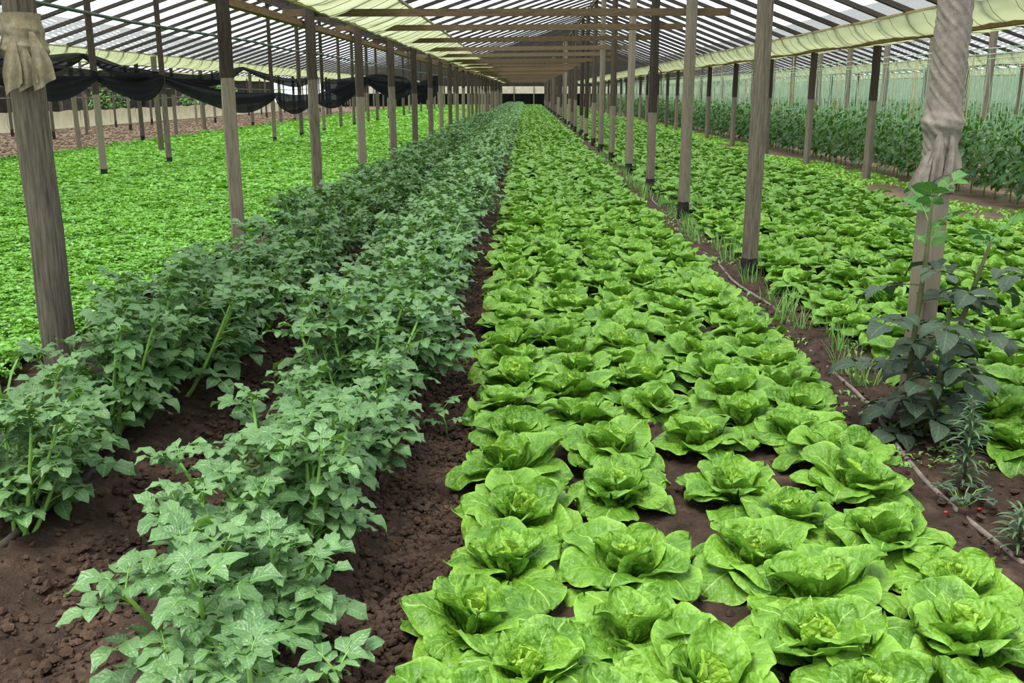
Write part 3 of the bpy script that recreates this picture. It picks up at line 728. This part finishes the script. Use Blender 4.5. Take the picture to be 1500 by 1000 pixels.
# ---- soil clods (uncountable)
bk = Bulk(); ico = []
phi = (1+5**.5)/2
iv = np.array([(-1, phi, 0), (1, phi, 0), (-1, -phi, 0), (1, -phi, 0), (0, -1, phi), (0, 1, phi), (0, -1, -phi), (0, 1, -phi), (phi, 0, -1), (phi, 0, 1), (-phi, 0, -1), (-phi, 0, 1)])/1.9
it = [(0, 11, 5), (0, 5, 1), (0, 1, 7), (0, 7, 10), (0, 10, 11), (1, 5, 9), (5, 11, 4), (11, 10, 2), (10, 7, 6), (7, 1, 8), (3, 9, 4), (3, 4, 2), (3, 2, 6), (3, 6, 8), (3, 8, 9), (4, 9, 5), (2, 4, 11), (6, 2, 10), (8, 6, 7), (9, 8, 1)]
for k in range(6): ico.append(MB().add(iv*rs.uniform(.65, 1.2, (12, 1))*np.array([1, 1, .75]), it))
for k in range(24000):
    if k < 21000: x, y = (R.gauss(-.36, .13) if k % 3 else R.gauss(-1.28, .14)), 1.3+9*R.random()**1.6
    else: x, y = R.choice([R.uniform(-.3, 1.4), R.uniform(1.45, 2.2)]), 1.4+6*R.random()
    s = .004+.017*R.random()**2.6
    bk.add(ico[k % 6], x, y, soil_z(x, y)+.014+s*.3, R.uniform(0, 6.28), s)
put('soil_clods', bk.mesh('soil_clods', 'clod', False), label='crumbly dark soil clods scattered in the furrows', cat='soil clods', kind='stuff')
bk = Bulk()
for k in range(6000):
    x, y = R.uniform(-19.5, -11.2), 18+60*R.random()**1.5
    bk.add(ico[k % 6], x, y, -.03, R.uniform(0, 6.28), R.uniform(.015, .07))
put('bare_field_clods', bk.mesh('bare_field_clods', 'ground', False), label='dry brown clods and litter covering the bare field', cat='soil clods', kind='stuff')

# ---- drip hoses
def hose(pts, rad, mat, label): put('drip_hose', MB().tube(pts, rad, 8).mesh('drip_hose', mat), label=label, cat='hose')
hose([(1.66+.05*math.sin(y*1.3)+.03*math.sin(y*3.1)+(.02*max(0, y-4)), y, soil_z(1.6, y)+.004+.012*math.sin(y*1.9)) for y in np.arange(2.4, 30, .3)], .011, 'hose', 'dusty grey drip hose along the right edge of the main lettuce bed')
hose([(-1.62+.02*math.sin(y*2)-.03*max(0, y-3.5)*0, y, soil_z(-1.62, y)*.0+soil_z(-1.62, 3)+.0) for y in np.arange(1.9, 3.7, .15)], .014, 'dark_hose', 'dark flat drip hose in the furrow between potato rows')
hose([(-1.72+.02*math.sin(y*2), y, soil_z(-1.72, 3)+.02) for y in np.arange(2.2, 3.6, .15)], .008, 'dark_hose', 'thin dark hose under the potato plants beside the parsley')

# ---- dark leafy shrub at the wrapped post
DL = [compound(500+k, R.uniform(.15, .22), 2, .075, .115, R.uniform(10, 30), R.uniform(-25, -5), 6, 5, p_ovate, False) for k in range(5)]
DLM = [b.mesh('leaf', ['dark_stem', 'dahlia']) for b in DL]; DLY = [b.mesh('leaf', ['stem', 'dahlia_young']) for b in DL]
sh = put('leafy_shrub', None, None, mat4((1.78, 4.17, soil_z(1.78, 4.17)-.02)), 'tall dark grey-green leafy shrub growing in front of the cloth-wrapped post', 'shrub')
for s, pts in enumerate([[(-.06, .0, 0), (-.07, .0, .4), (-.06, -.02, .8), (-.05, 0, 1.05)], [(.05, .02, 0), (.1, .02, .35), (.17, 0, .7), (.22, 0, .9)], [(0, -.05, 0), (.02, -.1, .3), (.03, -.1, .62)]]):
    put('stem', MB().tube(pts, [.015, .013, .011, .006][:len(pts)], 8).mesh('stem', 'dark_stem'), sh)
    P = [Vector(p) for p in pts]; a = R.uniform(0, 6)
    nn = (17, 16, 18)[s]
    for j in range(nn):
        t = (.06+.94*j/(nn-1))*(len(P)-1); i = min(int(t), len(P)-2); p = P[i].lerp(P[i+1], t-i); a += 2.4
        young = p.z > .82
        put('leaf', (DLY if young else DLM)[R.randrange(5)], sh, Matrix.Translation(p) @ Matrix.Rotation(a, 4, 'Z') @ Matrix.Rotation(R.uniform(-.1, .4) - (.9 if young else 0), 4, 'Y') @ Matrix.Scale(R.uniform(.6, .8) if young else R.uniform(.85, 1.2), 4))

# ---- lily-like plants
NL = leaf_grid(.1, .015, 6, 3, 35, -35, .25, 0, 0, 5, p_lance, 1.2).mesh('leaf', 'lily')
def lily(x, y, h, n, label):
    e = put('lily_plant', None, None, mat4((x, y, soil_z(x, y)-.01)), label, 'lily')
    put('stem', MB().tube([(0, 0, 0), (.005, 0, h*.5), (0, .005, h)], [.006, .005, .003], 6).mesh('stem', 'dark_stem'), e)
    for j in range(n): put('leaf', NL, e, mat4((0, 0, .03+(h-.03)*j/n), j*2.4, R.uniform(.8, 1.1)*(1 if j < n*.75 else .6), 0, R.uniform(-.3, .3)))
lx, ly = ground_at(1412, 700, .05); lily(lx, ly, .38, 110, 'upright lily plant with narrow dark leaves right of the shrub')
lx, ly = ground_at(1492, 790, .05); lily(lx, ly, .17, 55, 'short lily plant with narrow dark leaves beside the drip hose')
# ---- strawberry
SL = leaf_grid(.045, .04, 6, 5, 10, -30, .1, .003, .003, 8, p_ovate, 1, .15).mesh('leaf', 'dahlia')
lx, ly = ground_at(1410, 735, .03)
e = put('strawberry_plant', None, None, mat4((lx, ly, soil_z(lx, ly))), 'small strawberry plant with dark round leaves beside the drip hose', 'strawberry plant')
for j in range(9):
    a = j*2.4; r = .05+.05*R.random(); h = .05+.05*R.random()
    put('stem', MB().tube([(0, 0, 0), (r*.6*math.cos(a), r*.6*math.sin(a), h*.9), (r*math.cos(a), r*math.sin(a), h)], .0022, 4).mesh('stem', 'stem'), e)
    for q in (-1.1, 0, 1.1): put('leaf', SL, e, mat4((r*math.cos(a), r*math.sin(a), h), a+q, R.uniform(.7, 1)))
for (bx, by) in ((-.085, -.06), (.05, -.03)): put('berry', MB().addmb(ico[0], mat4((0, 0, 0), 0, .009)).mesh('berry', 'berry'), e, mat4((bx, by, .015)))

# ------------------------------------------------------------------ cloth on posts, straps, shade net
def wrap(loc, rz, z0, z1, rad, mat, spiral, knots, tails, name, label, sq=.6, fold=1.0):
    e = put(name, None, None, mat4((loc[0], loc[1], 0), rz), label, 'cloth'); nz, na = 180, 96; v = []; uv = []
    for i in range(nz+1):
        z = z0+(z1-z0)*i/nz
        for j in range(na):
            t = 2*PI*j/na; c, s = math.cos(t), math.sin(t)
            q = 1/((abs(c)**4+abs(s)**4)**.25); r = rad*(1-sq+sq*q)
            ph = spiral*z+t
            r += fold*(.006*(1-2*abs(math.sin(ph*2.0+.7*math.sin(z*9))))+.006*(1-2*abs(math.sin(ph*4.5+1.1*math.sin(z*13+t))))+.003*math.sin(ph*11+2*math.sin(z*21)))
            for kz, kw, ka in knots: r += ka*math.exp(-((z-kz)/kw)**2)*(1+.12*math.sin(z*160+3*t))
            v.append((r*c, r*s, z+.006*math.sin(3*t)*(i == 0))); uv.append((t, z))
    f = [(i*na+j, i*na+(j+1) % na, (i+1)*na+(j+1) % na, (i+1)*na+j) for i in range(nz) for j in range(na)]
    put('wrap', MB().add(v, f, uv).mesh('wrap', mat), e)
    for (a, zt, L, wd, out, sway) in tails:
        nu, nv = 14, 11; v = []
        for i in range(nu+1):
            u = i/nu
            for j in range(nv):
                s = j/(nv-1)*2-1; w_ = wd*(.25+.75*min(1, u*1.6))
                r = rad+.012+out*math.sin(min(1, u*1.5)*PI/2)+.014*math.sin(s*5+u*3)*u
                x, y = r, s*w_+sway*u
                v.append((x*math.cos(a)-y*math.sin(a), x*math.sin(a)+y*math.cos(a), zt-L*u*(1-.12*s)))
        f = [(i*nv+j, i*nv+j+1, (i+1)*nv+j+1, (i+1)*nv+j) for i in range(nu) for j in range(nv-1)]
        put('loose_end', MB().add(v, f).mesh('loose_end', mat), e)
    return e
wrap((XA, 4.51), .5, 1.05, 2.35, .068, 'cloth', 13, [(1.36, .04, .02), (1.07, .03, .006)], [(-PI/2-.95, 1.33, .22, .035, .012, -.01), (-PI/2-1.35, 1.24, .23, .05, .035, -.045), (-PI/2-.3, 1.31, .16, .035, .008, .015)], 'wrapping_cloth', 'twisted grey cloth bandage knotted around the square ridge post', .6, .32)
wrap((-2.475, 4.95), 0, 1.60, 1.87, .09, 'cloth2', 1.5, [(1.79, .025, .008), (1.70, .04, .022)], [(-PI/2+.0, 1.75, .24, .05, .04, 0), (-PI/2-.85, 1.77, .2, .045, .045, -.01), (-PI/2+.85, 1.78, .25, .05, .045, .02), (-PI/2+.4, 1.72, .2, .045, .03, .01)], 'tied_cloth', 'beige cloth tied and bunched around the rough log post', 0, .5)
b = MB()
for sx in (-1, 1): b.tube([(sx*.03, 0, 1.85), (sx*.09, -.05, 1.78), (sx*.1, -.03, 1.6), (sx*.075+sx*.03, -.03, 1.45)], .008, 5)
put('hanging_strap', b.mesh('hanging_strap', 'strap'), None, mat4((XA+.0, 14.8, 0)), 'black strap looped over a slim ridge post beside the lettuce', 'strap')

def net(strand, hh, label, seed):
    r = random.Random(seed); v = []; f = []; nv = 13; nu = 18; row = 0
    for k in range(len(strand)-1):
        a, b_ = Vector(strand[k]), Vector(strand[k+1]); sag = .13*(b_-a).length/3
        for i in range(nu+(k == len(strand)-2)):
            t = i/nu; p = a.lerp(b_, t); bell = math.sin(PI*t); d = (b_-a).normalized(); sd = Vector((d.y, -d.x, 0))
            h = hh*(.28+.72*bell**.8)
            for j in range(nv):
                s = j/(nv-1); q = p + sd*(.05*math.sin(s*14+k*2+t*2)*(.4+bell)+.12*s*bell) + Vector((0, 0, -sag*bell*.6-h*(s-.3)+.012*math.sin(s*31+t*9)))
                v.append(tuple(q))
            row += 1
    f = [(i*nv+j, i*nv+j+1, (i+1)*nv+j+1, (i+1)*nv+j) for i in range(row-1) for j in range(nv-1)]
    put('shade_net', MB().add(v, f).mesh('shade_net', 'net'), label=label, cat='shade net')
net([(XC, 9.8, 1.9), (XC+.1, 12.8, 1.84), (XC+.1, 16.4, 1.78), (XC+.1, 19.4, 1.76), (XC+.05, 28.2, 1.42), (-5.2, 24.5, 1.36), (-3.5, 22.0, 1.78), (-2.65, 22.6, 1.7), (-2.62, 26.2, 1.62)], .5, 'gathered black shade net slung low between the parsley field posts', 1)
net([(XC-.1, 12.8, 2.0), (XC-.1, 16.4, 2.08), (XC-.1, 19.4, 1.86), (XC-.2, 26, 2.1), (XC-.1, 34.8, 2.0)], .26, 'second black shade net slung higher behind the first net', 2)
net([(-2.56, 29.8, 1.9), (-3.6, 31.6, 1.6), (-5.2, 33.2, 1.9), (XC, 34.8, 1.75)], .6, 'black shade net hanging in folds far back in the parsley field', 3)

# ------------------------------------------------------------------ surroundings: side wall, sheds, shrubs, end wall
y = 16.0; n = 0
wallp = put('wall_left', None, None, mat4((XW, 0, 0)), 'low cream plastic side wall behind the bare field', 'wall', None, 'structure')
while y < YEND:
    L = 3.2
    ysn = np.linspace(0, L-.03, 12); v = []
    for yy in ysn:
        for z, ox in ((-.05, .1), (.15, .02+.02*math.sin(yy*5)), (.45, .02*math.sin(yy*4+1)), (.68+.03*math.sin(yy*3+n), .03)): v.append((ox, y+yy, z))
    f = [(i*4+j, i*4+j+1, (i+1)*4+j+1, (i+1)*4+j) for i in range(11) for j in range(3)]
    put('tarp_panel', MB().add(v, f).mesh('tarp_panel', 'tarp'), wallp); y += L; n += 1
def shed(x, y, sx, sy, h, label):
    e = put('dark_shed', None, None, mat4((x, y, -.05)), label, 'shed')
    b = MB().box((0, 0, h/2), (sx, sy, h)); put('wall', b.mesh('wall', 'shed', False), e)
    put('roof', MB().bar((-sx/2-.3, 0, h+.25), (sx/2+.3, 0, h+.02), sy+.5, .08).mesh('roof', 'fascia', False), e)
    put('door', MB().box((sx/2+.02, 0, .95), (.04, .9, 1.9)).mesh('door', 'dark_fill', False), e)
    for k in (-1, 1): put('side_post', MB().box((sx/2+.25, k*sy*.45, h/2), (.1, .1, h)).mesh('side_post', 'wood', False), e)
shed(-25, 46, 4, 5.5, 2.3, 'dark open shed behind the cream wall nearest the log post')
shed(-26, 62, 4, 12, 2.4, 'long dark shed behind the far part of the cream wall')
shed(-25.5, 84, 4, 16, 2.5, 'dark shed furthest along the cream wall')
TL = leaf_grid(.22, .13, 3, 3, 20, -40, 0, 0, 0, 5, p_ovate, 1, .2)
def bush(x, y, rx, rz_, n, label, cat='bush'):
    b = MB()
    for j in range(n):
        th, ph = R.uniform(0, 6.28), math.acos(R.uniform(-.3, 1)); rr = R.uniform(.6, 1)
        b.addmb(TL, mat4((rx*rr*math.sin(ph)*math.cos(th), rx*rr*math.sin(ph)*math.sin(th), rz_*.45+rz_*.55*rr*math.cos(ph)), th+R.uniform(-1, 1), R.uniform(.8, 1.6), 0, R.uniform(-.4, .6)))
    e = put('green_bush', None, None, mat4((x, y, -.05)), label, cat, 'bushes outside the cream wall')
    put('foliage', b.mesh('foliage', 'tree'), e); put('trunk', MB().tube([(0, 0, 0), (.05, 0, rz_*.5)], [.06, .03], 6).mesh('trunk', 'dark_stem'), e)
for x, y in ((-23.2, 33), (-22.4, 36.5), (-23.5, 40.3), (-22.5, 53.5), (-23, 70), (-22.6, 74), (-23.5, 95), (-28, 38), (-29, 34)):
    bush(x, y, R.uniform(1, 1.6), R.uniform(1.5, 2.4), 260, 'leafy light green bush growing outside behind the cream wall')
post(-8.79, 23.65, 2.3, 'pale whitewashed post at the near edge of the bare field', None, .13)
# end wall
ew = put('wall_back', None, None, mat4((0, YEND+.4, 0)), 'far end wall with pale fascia above dark sheets standing for the shaded opening', 'wall', None, 'structure')
x = XW
while x < XV4:
    put('fascia_panel', MB().box((x+1.05, 0, 1.66), (2.06, .06, .74)).mesh('fascia_panel', 'fascia', False), ew)
    put('dark_opening_panel', MB().box((x+1.05, .5, .6), (2.1, .04, 1.5)).mesh('dark_opening_panel', 'dark_fill', False), ew)  # dark sheet filling the open end, its shade put into the colour
    put('gable_panel', MB().box((x+1.05, .3, 3.0), (2.1, .04, 2.0)).mesh('gable_panel', 'shed', False), ew); x += 2.1
for x in np.arange(XW, XV4, 2.1): put('wall_post', MB().box((x, -.1, 1.0), (.1, .1, 2.1)).mesh('wall_post', 'wood', False), ew)
# right side netting
ys2 = np.arange(20, YEND, .5); v = []
for y in ys2:
    for z in (0, .8, 1.6, 2.3): v.append((XV4+.4+.04*math.sin(y*2+z), y, z))
f = [(i*4+j, i*4+j+1, (i+1)*4+j+1, (i+1)*4+j) for i in range(len(ys2)-1) for j in range(3)]
put('wall_right', MB().add(v, f).mesh('wall_right', 'curtain'), label='pale green side netting beyond the pepper rows', cat='wall', kind='structure')
